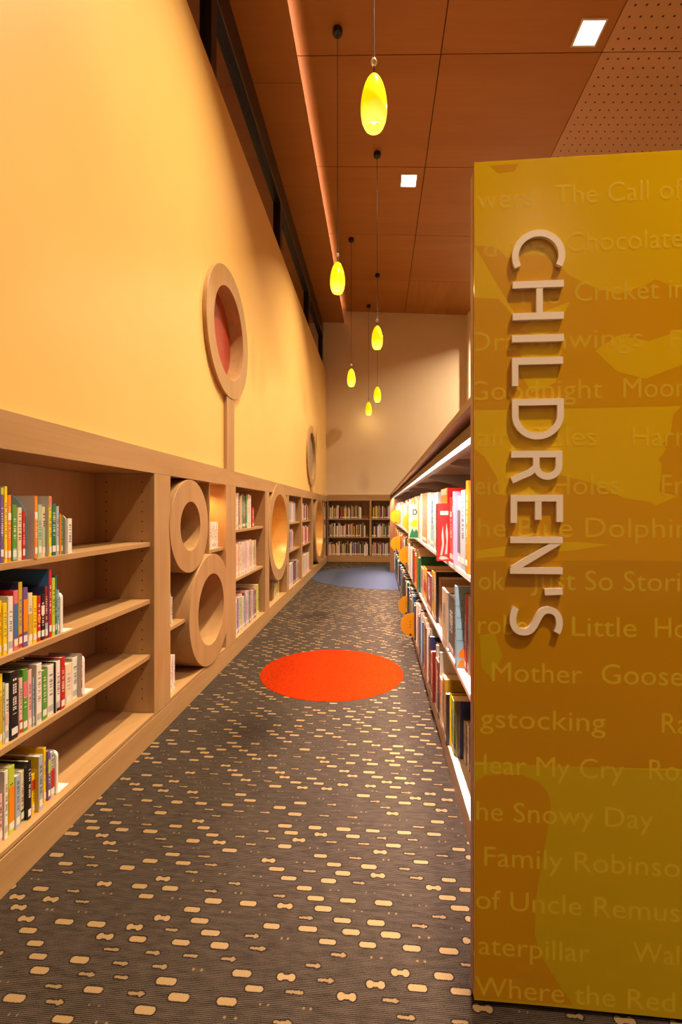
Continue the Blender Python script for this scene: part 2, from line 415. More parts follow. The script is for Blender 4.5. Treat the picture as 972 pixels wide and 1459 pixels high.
# end wall shelving
bc = thing('built_in_bookcase', 'low maple bookcase across the end wall with three rows of books', 'bookcase', (.4, 13.2, 0))
bx0, bx1 = -1.44, 2.45
box('top_rail', maple_x, bc, bx0, bx1, 13.0, 13.046, 1.752, 1.925, bevel=.002)
box('plinth', maple_x, bc, bx0, bx1, 13.002, 13.046, 0.002, .16, bevel=.002)
box('back_panel', maple_z, bc, bx0, bx1, 13.42, 13.44, .0, 1.89)
box('bottom_panel', maple_x, bc, bx0, bx1, 13.01, 13.419, .161, .183)
box('top_panel', maple_x, bc, bx0, bx1, 13.047, 13.419, 1.752, 1.77)
STX = [(-1.439, -1.414), (-.226, -.172), (1.05, 1.10), (2.40, 2.449)]
for (a, b) in STX: box('upright', maple_z, bc, a, b, 13.001, 13.419, .184, 1.751)
for (a, b) in ((-1.413, -.227), (-.171, 1.049), (1.101, 2.399)):
    for z in (1.235, .715): box('shelf', maple_x, bc, a, b, 13.02, 13.419, z - .026, z)
tag(box('wall_plate', white_plastic, None, -1.443, -1.43, 12.62, 12.70, 1.90, 2.02, bevel=.002), 'small white plate standing on the maple rail at the far corner', 'plate')

# ---------------------------------------------------------------- rugs
bm = bmesh.new(); disc_z(bm, -.42, 4.18, .655, .0, .003); tag(obj('round_carpet_inlay', bm, orange_rug), 'bright orange round carpet inset in the aisle floor', 'rug')
bm = bmesh.new(); disc_z(bm, .22, 10.25, 1.70, .0, .003); tag(obj('round_carpet_inlay', bm, blue_rug), 'large slate blue round carpet at the far end of the aisle', 'rug')

# ---------------------------------------------------------------- ceiling fixtures
lens_mat = emis('white diffuser', (1, .93, .84), 6)
for (x, y, p), lb in zip(DOWN, ['large square downlight nearest the perforated ceiling panels', 'square downlight farther down the aisle, left of the dark ceiling joint'] + [None] * 6):
    if lb is None: lb = 'unseen square downlight added out of view to light the room'
    z = ceil_z(x)
    t = thing('downlight', lb, 'ceiling light', (x, y, z), 'square recessed downlights')
    bm = bmesh.new()
    for (a, b, c, d) in ((-.14, .14, -.155, -.135), (-.14, .14, .135, .155), (-.14, -.12, -.135, .135), (.12, .14, -.135, .135)): bx(bm, x + a, x + b, y + c, y + d, -.012, 0)
    for v in bm.verts: v.co.z += ceil_z(v.co.x)
    obj('frame', bm, white_plastic, t)
    bm = bmesh.new(); bx(bm, x - .12, x + .12, y - .135, y + .135, -.008, -.002)
    for v in bm.verts: v.co.z += ceil_z(v.co.x)
    obj('diffuser', bm, lens_mat, t)
def shade_material():
    m = new_mat('yellow glowing glass', (.9, .75, .02), .12); t = m.node_tree; b = t.nodes['Principled BSDF']
    v = t.nodes.new('ShaderNodeTexCoord').outputs['Object']
    sep = t.nodes.new('ShaderNodeSeparateXYZ'); t.links.new(v, sep.inputs[0])
    z = N(t, sep.outputs[2])
    low = ((z * -1.0 - .045) / .11)._m('ADD', 0.0, clamp=True)  # stronger, paler emission low down stands in for bulb light through the glass
    c = mixc(t, low, (.86, .70, .0), (1.0, .80, .12))
    t.links.new(c, b.inputs['Emission Color'])
    t.links.new((low * .35 + .80).s, b.inputs['Emission Strength'])
    return m
shade_mat = shade_material(); bulb_mat = emis('lit bulb', (1, .93, .62), 9); bead_mat = new_mat('clear glass bead', (.9, .75, .65), .1, Transmission_Weight=.6)
PD = [(-.024, 3.07, 4.241, 'largest yellow glass pendant, hanging nearest the camera'),
      (-.471, 5.353, 4.237, 'yellow glass pendant hanging beside the lit soffit edge'),
      (-.005, 7.217, 4.22, 'middle yellow glass pendant with a clear bead above it, at right'),
      (-.547, 9.517, 4.262, 'yellow glass pendant at the left of the far cluster of three'),
      (-.003, 10.945, 4.261, 'yellow glass pendant at the right of the far cluster of three'),
      (-.245, 12.616, 4.295, 'smallest and lowest yellow glass pendant, nearest the end wall')]
for (x, y, z, lb) in PD:
    zc = ceil_z(x)
    t = thing('pendant_lamp', lb, 'pendant light', (x, y, z), 'yellow glass pendant lamps')
    bm = bmesh.new(); lathe(bm, [(0, 0), (.055, 0), (.058, -.008), (.058, -.05), (.05, -.062), (.012, -.068), (0, -.068)], 0, 0, 24)
    for v in bm.verts: v.co.z += zc - z
    obj('ceiling_canopy', bm, black_metal, t, local=True, smooth=True)
    bm = bmesh.new(); lathe(bm, [(.0035, .18), (.0035, zc - z - .06)], 0, 0, 8); obj('cord', bm, black_metal, t, local=True)
    bm = bmesh.new(); lathe(bm, [(0, .245), (.012, .248), (.021, .262), (.022, .272), (.016, .288), (0, .293)], 0, 0, 16); obj('glass_bead', bm, bead_mat, t, local=True, smooth=True)
    pr = [(0.006, .186), (.014, .184), (.030, .172), (.048, .146), (.064, .110), (.077, .065), (.086, .015), (.090, -.035), (.0885, -.08), (.081, -.125), (.068, -.158), (.056, -.174)]
    inner = [(r - .005, q) for (r, q) in pr[::-1] if r > .02]
    bm = bmesh.new(); lathe(bm, pr + inner, 0, 0, 40); obj('glass_shade', bm, shade_mat, t, local=True, smooth=True)
    bm = bmesh.new(); lathe(bm, [(0, -.02), (.012, -.02), (.016, -.05), (.020, -.10), (.019, -.125), (.010, -.14), (0, -.143)], 0, 0, 16); obj('bulb', bm, bulb_mat, t, local=True, smooth=True)
    bm = bmesh.new(); lathe(bm, [(0, .17), (.015, .17), (.018, .0), (.014, -.02)], 0, 0, 16); obj('socket', bm, white_plastic, t, local=True, smooth=True)
    l = bpy.data.lights.new('pendant_bulb', 'POINT'); l.energy = 4; l.color = (1, .72, .30); l.shadow_soft_size = .05
    o = bpy.data.objects.new('pendant_bulb', l); COL.objects.link(o); o.parent = t; o.location = (0, 0, -.20)

# ---------------------------------------------------------------- right book stack
CX = .87
SH = [1.193, .654, .123]
SY0, SY1 = 1.52, 10.88
st = thing('library_stack', 'long double-sided steel book stack with wood canopy along the right of the aisle', 'bookcase', (CX, 6, 0))
def both(bm, x0, x1, *r):   # same piece on both sides of the centre line
    bx(bm, x0, x1, *r); bx(bm, 2 * CX - x1, 2 * CX - x0, *r)
box('canopy_top', walnut_y, st, .300, 2 * CX - .300, 1.47, 10.96, 1.836, 1.866, bevel=.002)
box('end_panel', walnut_z, st, .294, 2 * CX - .294, 10.90, 10.945, .0, 1.835, bevel=.002)
box('centre_panel', stack_metal, st, CX - .012, CX + .012, SY0, SY1, .13, 1.70)
BR = [1.52 + 1.218 * k for k in range(9)][0:9]
BR = [SY0 + .003 + 1.22 * k for k in range(8)] + [SY1 - .03]
for y in BR:
    bm = bmesh.new(); bx(bm, CX - .03, CX + .03, y - .001, y + .028, .0, 1.835); obj('upright_post', bm, stack_metal, st)
    for s in (1, -1):
        bm = bmesh.new(); pts = [(.035, 1.80), (.435, 1.80), (.435, 1.765), (.30, 1.735), (.035, 1.66)]
        a = [bm.verts.new((CX - s * p[0], y + .005, p[1])) for p in pts]; b = [bm.verts.new((CX - s * p[0], y + .02, p[1])) for p in pts]
        bm.faces.new(a); bm.faces.new(b[::-1])
        for i in range(5): bm.faces.new((a[i], b[i], b[(i + 1) % 5], a[(i + 1) % 5]))
        obj('canopy_bracket', bm, stack_metal, st)
for k, z in enumerate(SH[:2]):
    for i in range(8):
        ya, yb = BR[i] + .03, BR[i + 1] - .002
        for s in (1, -1):
            bm = bmesh.new()
            x0, x1 = (.42, CX - .035) if s == 1 else (CX + .035, 2 * CX - .42)
            bx(bm, x0, x1, ya, yb, z - .004, z)
            if s == 1: bx(bm, x0, x0 + .006, ya, yb, z - .024, z - .004)
            else: bx(bm, x1 - .006, x1, ya, yb, z - .024, z - .004)
            obj('shelf', bm, white_plastic, st)
bm = bmesh.new(); both(bm, .41, CX - .035, SY0, SY1, SH[2] - .012, SH[2]); obj('base_shelf', bm, white_plastic, st)
bm = bmesh.new(); both(bm, .41, .425, SY0, SY1, .0, SH[2] - .013); obj('kick_plate', bm, kick_metal, st)
# light fixture under the canopy: housing, louvre, reflector
fx = thing('stack_light', 'continuous white louvred light strip under the canopy of the book stack', 'light', (.38, 6.2, 1.771))
bm = bmesh.new(); bx(bm, .345, .431, 1.50, 10.89, 1.812, 1.816); bx(bm, .345, .349, 1.50, 10.89, 1.772, 1.812); bx(bm, .389, .431, 1.50, 10.89, 1.772, 1.811)
for k in range(9): bx(bm, .350, .42, 1.6 + 1.12 * k, 1.63 + 1.12 * k, 1.8165, 1.835)
obj('housing', bm, taupe_metal, fx)
bm = bmesh.new(); bx(bm, .3495, .3885, 1.50, 10.89, 1.7765, 1.7785); obj('diffuser', bm, emis('stack light diffuser', (1, .90, .84), 4), fx)
bm = bmesh.new(); y = 1.51
while y < 10.88:
    bx(bm, .3495, .3885, y, y + .007, 1.7750, 1.7762); y += .036
bx(bm, .3620, .3635, 1.50, 10.88, 1.7750, 1.7762); bx(bm, .375, .3765, 1.50, 10.88, 1.7750, 1.7762)
obj('louvre', bm, new_mat('louvre blades', (.42, .36, .34), .4), fx)

# ---------------------------------------------------------------- books
PAL = {'white': (.82, .74, .68), 'cream': (.78, .62, .42), 'pale grey': (.50, .46, .44), 'silver blue': (.38, .44, .55), 'red': (.55, .02, .02), 'dark red': (.26, .02, .02),
       'orange': (.85, .24, .01), 'yellow': (.88, .60, .01), 'mustard': (.62, .38, .02), 'lime green': (.50, .56, .04), 'green': (.10, .30, .04), 'dark green': (.01, .14, .06),
       'teal': (.02, .20, .24), 'blue': (.05, .16, .40), 'pale blue': (.28, .46, .60), 'navy': (.02, .03, .12), 'purple': (.16, .09, .30), 'lilac': (.50, .38, .60),
       'pink': (.72, .16, .22), 'pale pink': (.78, .46, .42), 'brown': (.16, .07, .03), 'tan': (.45, .27, .13), 'black': (.015, .012, .014), 'olive': (.20, .18, .05),
       'pale green': (.42, .52, .34), 'charcoal': (.07, .06, .06)}
BM = {k: new_mat('book cover ' + k, v, .32) for k, v in PAL.items()}
BM['pages'] = cream_pages
DARKS = {'red', 'dark red', 'green', 'dark green', 'teal', 'blue', 'navy', 'purple', 'brown', 'black', 'olive', 'charcoal', 'pink', 'orange'}
def book_mesh(t, h, d, round_top=False):
    """spine at x=0 facing +x, body towards -x, thickness along +y"""
    bm = bmesh.new(); c = min(.0025, t * .15)
    if round_top:
        n = 10; rr = d * .55
        def side(y):
            pts = [(-d, 0), (0, 0), (0, h - rr)] + [(-rr + rr * math.cos(math.pi / 2 * i / n), h - rr + rr * math.sin(math.pi / 2 * i / n)) for i in range(1, n + 1)] + [(-d, h)]
            return [bm.verts.new((p[0], y, p[1])) for p in pts]
        a, b = side(0), side(t); bm.faces.new(a); bm.faces.new(b[::-1])
        for i in range(len(a)): bm.faces.new((a[i], b[i], b[(i + 1) % len(a)], a[(i + 1) % len(a)]))
    else:
        # slightly rounded spine profile joined to two boards
        prof = [(-d, 0), (-c * .8, 0), (-c * .15, t * .12), (0, t * .3), (0, t * .7), (-c * .15, t * .88), (-c * .8, t), (-d, t), (-d, t - c), (-c * 1.6, t - c), (-c * 1.6, c), (-d, c)]
        a = [bm.verts.new((p[0], p[1], 0)) for p in prof]; b = [bm.verts.new((p[0], p[1], h)) for p in prof]
        for i in range(len(a)): bm.faces.new((a[i], a[(i + 1) % len(a)], b[(i + 1) % len(a)], b[i]))
        for q in (a, b):
            bm.faces.new([q[0], q[1], q[10], q[11]]); bm.faces.new([q[6], q[7], q[8], q[9]])
            bm.faces.new([q[1], q[2], q[3], q[4], q[5], q[6], q[9], q[10]])
    return bm, c
BOOKS = []   # (root, color, h, t, place, seqY)
def make_book(loc, rz, t, h, d, color, side=None, label_tag=True, title=True, round_top=False, lean=0, band=None):
    root = bpy.data.objects.new('book', None); COL.objects.link(root); root.empty_display_size = .05
    root.location = (loc[0], loc[1], loc[2] + abs(math.sin(lean)) * t); root.rotation_euler = (lean, 0, rz)
    bm, c = book_mesh(t, h, d, round_top)
    cov = obj('cover', bm, [BM[color], BM[side or color]], root, local=True)
    if side and not round_top:
        for p in cov.data.polygons:
            if abs(p.normal.y) > .95: p.material_index = 1
    if not round_top:
        bm = bmesh.new(); bx(bm, -d + .004, -c * 1.7, c, t - c, .003, h - .004); obj('pages', bm, cream_pages, root, local=True)
    if t > .007 and not round_top:
        fg = 'white' if color in DARKS else random.choice(['navy', 'black', 'dark red', 'blue'])
        if color in ('black', 'navy') and random.random() < .4: fg = 'mustard'
        w_ = t * .42; y0, y1 = t * .5 - w_ / 2, t * .5 + w_ / 2
        if title:
            bm = bmesh.new(); z = h * random.uniform(.30, .4); e = h * random.uniform(.72, .9)
            while z < e:
                L = random.uniform(.004, .009)
                k = random.random()
                if k < .5: bx(bm, 0, .0004, y0, y1, z, z + L * .45)
                else: bx(bm, 0, .0004, y0, y0 + w_ * .35, z, z + L); bx(bm, 0, .0004, y0 + w_ * .6, y1, z, z + L)
                z += L + random.choice((.003, .003, .012))
            obj('spine_print', bm, BM[fg], cov, local=True)
        if label_tag and h > .1:
            lo = h * random.uniform(.05, .09)
            bm = bmesh.new(); bx(bm, 0, .0006, t * .12, t * .88, lo, lo + min(.028, h * .14)); obj('call_number_label', bm, BM['white' if color != 'white' else 'pale grey'], cov, local=True)
    if band and not round_top:
        bm = bmesh.new(); bx(bm, 0, .0005, t * .08, t * .92, h * band[1], h * band[2]); obj('spine_band', bm, BM[band[0]], cov, local=True)
    return root
def bookend(loc, rz, label, mat=white_plastic, h=.17, d=.12, w_=.02, rnd=False):
    t = thing('bookend', label, 'bookend', loc); t.rotation_euler = (0, 0, rz)
    bm = bmesh.new(); n = 6; rr = .025
    pts = [(-d, .0), (0, 0), (0, h - rr)] + [(-rr + rr * math.cos(math.pi / 2 * i / n), h - rr + rr * math.sin(math.pi / 2 * i / n)) for i in range(1, n + 1)] + [(-d, h)]
    a = [bm.verts.new((p[0], 0, p[1])) for p in pts]; b = [bm.verts.new((p[0], w_, p[1])) for p in pts]
    bm.faces.new(a); bm.faces.new(b[::-1])
    for i in range(len(a)): bm.faces.new((a[i], b[i], b[(i + 1) % len(a)], a[(i + 1) % len(a)]))
    obj('upright_plate', bm, mat, t, local=True, bevel=.002)
    bm = bmesh.new(); bx(bm, -d, .0, w_ + .0005, w_ + .07, 0, .002); obj('foot_plate', bm, mat, t, local=True)
    return t
ROWS = []
def row_left(items, zs, place, wherefrom='left', base_x=S - .018):
    """items: (px0, px1, ytop, colour, setforward, side, band, round)"""
    prev = None; out = []
    for it in items:
        px0, px1, yt, colr = it[:4]; fw = it[4] if len(it) > 4 else random.uniform(-.004, .004)
        side = it[5] if len(it) > 5 else None; band = it[6] if len(it) > 6 else None
        xs_ = base_x + fw
        y0 = onX(px0, 726, xs_)[0]; y1 = onX(px1, 726, xs_)[0]; h = onX(px0 + 1, yt, xs_)[1] - zs
        if prev is not None: 
            sh = prev + .0008 - y0
            if sh > 0: y0 += sh; y1 = max(y1, y0 + .006)
        r = make_book((xs_, y0, zs + .0006), 0, y1 - y0 - .0006, h, min(.28, h * random.uniform(.72, .85)), colr, side, band=band, round_top=(len(it) > 7))
        out.append((r, colr, h, y1 - y0)); prev = y1
    ROWS.append((place, out, wherefrom)); return prev
def random_row(y0, y1, xs_, zs, hmin, hmax, tmin, tmax, cols, place, dirn=1, dmax=.27, jit=.012, gap=.0, base=.0, rz=0, sides=True):
    out = []; y = y0
    while y < y1:
        t = random.uniform(tmin, tmax); h = random.uniform(hmin, hmax)
        if y + t > y1: break
        c = random.choice(cols); fwd = random.uniform(-jit, jit)
        if rz == 0: loc = (xs_ + fwd, y, zs + .0006)
        else: loc = (xs_ - fwd, y + t, zs + .0006)
        r = make_book(loc, rz, t - .0008, h, min(dmax, h * random.uniform(.7, .9)), c, random.choice(('white', 'pale grey', 'cream', None, None)) if sides else None)
        out.append((r, c, h, t)); y += t + (random.uniform(0, gap))
    ROWS.append((place, out, 'x')); return y

P1 = 'top shelf, nearest left bay'
end_y = row_left([(-7, -1, 705, 'pale blue'), (-1, 6, 694, 'purple', .004, None, ('lime green', .9, .99)), (6.6, 11, 693, 'yellow', .0), (11.2, 16.4, 705.3, 'orange', 0, None, ('white', .62, .73)),
          (18, 24.4, 719, 'green', 0, None, ('pale blue', .02, .22)), (25.3, 31.5, 723, 'cream'), (32.3, 36.4, 729, 'red', 0, None, ('pink', .3, .42)), (37.0, 38.6, 701, 'pale blue', -.012, 'pale blue', None, True),
          (47, 54, 706.5, 'orange', .022, 'pale grey', ('white', .63, .74)), (54.5, 60, 719, 'pale green'), (60, 65.5, 722, 'cream', 0, None, ('pale green', .2, .6)), (68.5, 74, 707, 'yellow', .014, 'pale grey', ('pink', .82, .99)),
          (74, 80.3, 718, 'dark green'), (80.3, 84.5, 721.5, 'silver blue'), (84.8, 87.2, 732, 'orange'), (87.3, 89.4, 734, 'green')], 1.288, P1)
Y_ = onX(98, 726, S - .018)[0]
end_y = max(end_y + .002, onX(97, 726, S)[0])
bookend((S - .012, end_y, 1.2886), 0, 'pale grey bookend at the right end of the nearest bay\'s top shelf', grey_plastic, .185, .10, .006)
ROWS[-1][1].append((make_book((S - .006, end_y + .008, 1.2886), 0, .03, .168, .12, 'white', label_tag=False), 'white', .168, .03))
P2 = 'second shelf, nearest left bay'
end_y = row_left([(-10, -4, 850, 'red'), (-4, 2.7, 857, 'yellow'), (2.9, 10.7, 860.5, 'yellow', .003), (10.9, 19.1, 851, 'white', .006, 'pale grey'), (19.6, 26.4, 842, 'pink', 0, 'red', ('blue', .2, .78)),
          (26.6, 32.3, 830, 'mustard', 0, 'navy', ('red', .02, .22)), (33, 40, 838, 'purple', 0, None, ('orange', .25, .8)), (40.4, 46.8, 845.7, 'cream', 0, None, ('mustard', .2, .6)), (47, 53, 850, 'yellow'),
          (53.2, 58.5, 850, 'red', 0, None, ('orange', .45, .55)), (58.6, 64, 847, 'black', 0, None, ('white', .55, .75)), (64.1, 68.5, 836, 'dark red', 0, 'navy', ('silver blue', .05, .3)),
          (70, 74, 811.5, 'red', .004, 'blue'), (74.5, 79, 824, 'lime green'), (79.2, 81, 820, 'teal'), (81.2, 84.8, 841, 'pale blue')], .918, P2)
bookend((S - .012, end_y + .002, .9186), 0, 'white bookend at the right end of the nearest bay\'s second shelf', white_plastic, .19, .12, .018)
P3 = 'third shelf, nearest left bay'
end_y = row_left([(-12, -5, 965, 'teal'), (-5, 4, 963, 'yellow', 0, None, ('mustard', .1, .7)), (4.2, 6.6, 973, 'pale green'), (6.8, 13.2, 976, 'white', 0, None, ('pale pink', .3, .5)), (13.4, 26.7, 959.5, 'black', .006),
          (27.4, 32.6, 967.5, 'pale pink', 0, None, ('red', .02, .25)), (32.8, 40, 954.5, 'green', 0, 'green', ('pink', .55, .8)), (40.2, 45.8, 955.5, 'pale pink', 0, 'orange'), (46, 49.5, 966, 'silver blue'),
          (51.5, 60, 947.4, 'white', .012, 'pale grey'), (60.4, 67.5, 956, 'green'), (68.2, 77.2, 949.4, 'white', 0, 'pale grey'), (77.5, 86.3, 944, 'white', .01, 'black', ('black', .02, .2)),
          (87, 93, 937.4, 'red', .01, 'dark red'), (93.6, 103, 947.4, 'cream'), (103.2, 111, 938, 'white', -.01, 'pale grey'), (111.6, 117.5, 933.4, 'red', .008, 'pale grey')], .560, P3)
bookend((S - .012, end_y + .002, .5606), 0, 'white bookend at the right end of the nearest bay\'s third shelf', white_plastic, .20, .12, .02)
P4 = 'lowest shelf, nearest left bay'
end_y = row_left([(-8, -3, 1120, 'tan'), (-3, 4.3, 1135, 'pale pink'), (4.5, 12, 1101, 'white', .004, 'pale grey'), (12.2, 21.3, 1094.4, 'lime green', 0, None, ('orange', .1, .7)), (22, 29.4, 1107, 'silver blue'),
          (29.6, 35, 1099.3, 'cream', -.006, None, ('dark green', .02, .25)), (35.6, 45, 1088.4, 'black', .008), (45.5, 50.4, 1103.7, 'yellow', 0, None, ('red', .6, .85)),
          (54.3, 61.4, 1079, 'silver blue', .016, 'mustard'), (62.5, 66, 1066, 'yellow', -.008), (66.2, 72.2, 1072, 'purple', 0, None, ('lime green', .55, .8)), (72.4, 78.2, 1072, 'pale grey', 0, 'blue', ('red', .2, .6))], .179, P4)
bookend((S - .012, end_y + .002, .1796), 0, 'white bookend at the right end of the nearest bay\'s lowest shelf', white_plastic, .20, .12, .014)

# ring bay books
xb = S - .02
random_row(3.915, 4.17, xb, 1.143, .235, .25, .018, .03, ['white', 'white', 'cream'], 'amber-lit shelf right of the small ring', jit=.003)
random_row(3.08, 3.215, xb, .66, .20, .235, .02, .03, ['white', 'pale grey'], 'half shelf left of the large ring', jit=.003)
random_row(3.08, 3.26, xb, .179, .24, .27, .02, .028, ['white', 'white', 'pale pink'], 'floor of the two-ring bay', jit=.003)
# bay with three full rows
random_row(4.56, 5.30, xb, 1.288, .36, .39, .026, .04, ['white', 'dark red', 'teal', 'pale grey', 'green', 'pale pink', 'cream', 'olive', 'tan'], 'top row beyond the stacked rings')
r = make_book((xb, 5.335, 1.2886), 0, .07, .235, .18, 'red'); ROWS[-1][1].append((r, 'red', .235, .07))
random_row(4.56, 5.50, xb, .777, .34, .37, .028, .045, ['white', 'pale pink', 'cream', 'cream', 'mustard', 'pale grey', 'lilac', 'pale pink'], 'middle row beyond the stacked rings', jit=.006)
random_row(4.56, 5.66, xb, .179, .33, .39, .028, .05, ['pale grey', 'lime green', 'dark red', 'mustard', 'black', 'brown', 'silver blue', 'pale pink', 'tan', 'lilac'], 'lowest row beyond the stacked rings', jit=.01)
# under the lit ring
random_row(6.0, 6.13, xb - .03, .179, .20, .24, .03, .045, ['dark green', 'navy', 'charcoal'], 'low left shelf under nearer lit ring', jit=.004)
random_row(6.60, 6.95, xb - .03, .179, .19, .23, .03, .05, ['yellow', 'mustard', 'lime green', 'white'], 'low right shelf under nearer lit ring', jit=.004)

# right stack, the near stretch: each book a thing. rz = pi puts the spine towards -x
def placeR(y0, y1, z, h, color, fw=0, side=None, d=.27, band=None, lean=0, xs_=.432):
    return (make_book((xs_ - fw, y1, z + .0006), math.pi, y1 - y0 - .001, h, d, color, side, band=band, lean=lean), color, h, y1 - y0)
def Yr(px, x): return onX(px, 726, x)[0]
BR1 = ['white', 'cream', 'pale pink', 'white', 'pale blue', 'lilac', 'orange', 'yellow', 'cream', 'pale green', 'pale grey', 'red', 'tan']
BR2 = ['red', 'dark red', 'pale pink', 'brown', 'tan', 'cream', 'mustard', 'charcoal', 'olive', 'white', 'pink', 'dark green', 'orange']
BR3 = ['brown', 'dark green', 'olive', 'charcoal', 'navy', 'tan', 'black', 'dark red', 'pale grey', 'mustard', 'blue']
A = []
def seq(lst, z, tag_):
    prev = 0; out = []
    for (t, h, c, fw, side, band, lean, sk) in lst:
        y0 = prev if prev else sk
        out.append(placeR(y0, y0 + t, z, h, c, fw, side, band=band, lean=lean)); prev = y0 + t + (sk if prev else 0)
    ROWS.append((tag_, out, 'x')); return prev
def row_right(items, zs, place, far):
    """items from the sign away: (px_right, px_left, y_top, colour, forward, side, band, lean)"""
    out = []; prev = None
    for it in items:
        pr, pl, yt, c = it[:4]; fw, side, band, lean = (list(it[4:]) + [0, None, None, 0][len(it) - 4:])
        x = .432 - fw; y0, y1 = Yr(pr, x), Yr(pl, x); h = onX(pl, yt, x)[1] - zs
        if prev is not None and y0 < prev + .001: y1 = max(y1, prev + .012); y0 = prev + .001
        out.append(placeR(y0, y1, zs, h, c, fw, side, band=band, lean=lean)); prev = y1
    ROWS.append((place, out, 'x')); return prev + .002
T1, T2, T3 = 'top row of right stack past the sign', 'middle row of right stack past the sign', 'bottom row of right stack past the sign'
e1 = row_right([(681, 676, 695, 'yellow'), (676, 669.5, 696.5, 'white'), (668.6, 662.8, 686, 'orange', .010, 'orange', None, -.035), (662.5, 656.5, 699, 'silver blue', .004, 'tan'), (656.3, 651.6, 707, 'pale grey', 0, 'white', ('charcoal', .2, .8)),
                (652, 645, 700.6, 'lilac', .018, 'lilac', ('white', .72, .8)), (645, 640.4, 709, 'red', .008, 'red'), (623, 621, 717.7, 'red', .078, 'red'), (637.2, 628, 698, 'orange', -.02, 'red', ('pale green', .9, .99)),
                (626.5, 619, 702.6, 'white', .002, 'silver blue'), (618.6, 613.5, 705, 'pale blue', 0, 'yellow'), (613.2, 609.3, 703, 'white'), (609, 601.2, 704.5, 'tan', .004, 'cream')], SH[0], T1, 0)
e1 = random_row(e1, 4.8, .432, SH[0], .38, .47, .018, .04, BR1, T1, rz=math.pi, jit=.014)
e2 = row_right([(678, 673.5, 850, 'dark red', -.035, 'cream'), (673.2, 669.4, 850, 'white', -.035), (669.2, 665.8, 848, 'tan', -.03, 'white'), (665.4, 661.2, 845, 'red', -.025, 'dark red', None, -.035), (650.5, 647.6, 833.6, 'pale blue', .016, 'pale blue'),
                (647, 639, 845, 'charcoal', .002, 'charcoal'), (638.6, 629.5, 836, 'cream', .012, 'pale grey'), (628, 625, 822, 'tan', -.02), (624.6, 620.2, 815, 'brown', .0, 'black'), (619.8, 615, 812, 'mustard', .004, 'cream'),
                (614.6, 608.2, 814, 'dark red', .006, 'red'), (608, 603.5, 806, 'yellow', .0, 'red', ('red', .3, .6)), (603.2, 599.4, 806, 'pale pink', 0)], SH[1], T2, 0)
e2 = random_row(e2, 4.6, .424, SH[1], .34, .45, .018, .04, BR2, T2, rz=math.pi, jit=.016)
e3 = row_right([(684, 678.5, 1034, 'pale grey', -.05), (677.5, 673.5, 1030, 'pale grey', -.05, 'brown'), (673, 669.5, 1028, 'pale grey', -.05, 'charcoal'), (668.6, 665, 1028, 'white', -.045, 'brown'), (664.4, 660.5, 1026, 'pale grey', -.04, 'charcoal'), (660, 655, 1000, 'purple', -.02, 'navy'),
                (654.6, 652, 1024, 'olive', 0), (651.6, 648.4, 1022, 'black', .004), (648, 642.6, 990, 'lime green', .008, 'olive'), (642.4, 640.8, 988, 'yellow', .014), (641, 634.2, 986, 'brown', .034, 'black'), (633.6, 630, 960, 'tan', .026, 'mustard'), (629.6, 626.4, 962, 'cream', .03)], SH[2], T3, 0)
e3 = random_row(e3, 4.6, .404, SH[2], .32, .45, .02, .045, BR3, T3, rz=math.pi, jit=.016)
# the face printed D cover book sticking out of the top row
gd = placeR(4.86, 4.89, SH[0], .36, 'lime green', .105, 'pale green', .28)
ROWS.append(('D', [], 'x')); gd_root = gd[0]
bm = bmesh.new()
def flat(bm, pts, y): bm.faces.new([bm.verts.new((p[0], y, p[1])) for p in pts])
def decal(root, name, pts_list, mat, y=None, t=None):
    bm = bmesh.new()
    for pts in pts_list:
        a = [bm.verts.new((p[0], t, p[1])) for p in pts]; b = [bm.verts.new((p[0], t + .0005, p[1])) for p in pts]
        bm.faces.new(a); bm.faces.new(b[::-1])
        for i in range(len(a)): bm.faces.new((a[i], b[i], b[(i + 1) % len(a)], a[(i + 1) % len(a)]))
    return obj(name, bm, mat, root, local=True)
T_ = .029
# in the rotated book's local frame the camera-facing cover is the +y side, spine at x=0
decal(gd_root, 'cover_letter', [[(-.045, .25), (-.055, .25), (-.055, .31), (-.045, .31)], [(-.055, .31), (-.055, .30), (-.075, .295), (-.082, .28), (-.075, .262), (-.055, .26), (-.055, .25), (-.08, .252), (-.095, .28), (-.08, .308)]], BM['navy'], t=T_ + .0002)
decal(gd_root, 'cover_flower', [[(-.02, .15), (-.05, .12), (-.085, .13), (-.10, .17), (-.08, .20), (-.05, .19)]], BM['yellow'], t=T_ + .0002)
decal(gd_root, 'cover_leaves', [[(-.01, .01), (-.10, .01), (-.10, .07), (-.08, .10), (-.06, .07), (-.04, .11), (-.02, .06)]], BM['dark green'], t=T_ + .0002)
tag(gd_root, 'pale green book with yellow flower and letter D cover jutting from the right stack', 'book', 'books')
# print on the protruding red cover and on the pale blue one
rr_ = [b for p, out, _ in ROWS for b in out if p == T1 and b[1] == 'red' and len(b) == 4]
for (rt, c, h, t) in rr_:
    if abs(rt.location.x - (.432 - .078)) < .002:
        tt = t - .001 + .0002
        decal(rt, 'cover_title', [[(-.018, h * .80), (-.066, h * .80), (-.066, h * .87), (-.018, h * .87)]], BM['pale pink'], t=tt)
        decal(rt, 'cover_drawing', [[(-.018, h * .10), (-.03, h * .30), (-.026, h * .45), (-.034, h * .62), (-.038, h * .45), (-.04, h * .28), (-.03, h * .10)],
                                    [(-.045, h * .12), (-.055, h * .34), (-.05, h * .5), (-.056, h * .66), (-.064, h * .48), (-.062, h * .3), (-.06, h * .12)],
                                    [(-.008, h * .04), (-.03, h * .02), (-.07, h * .04), (-.05, h * .08), (-.02, h * .085)]], BM['pale pink'], t=tt)
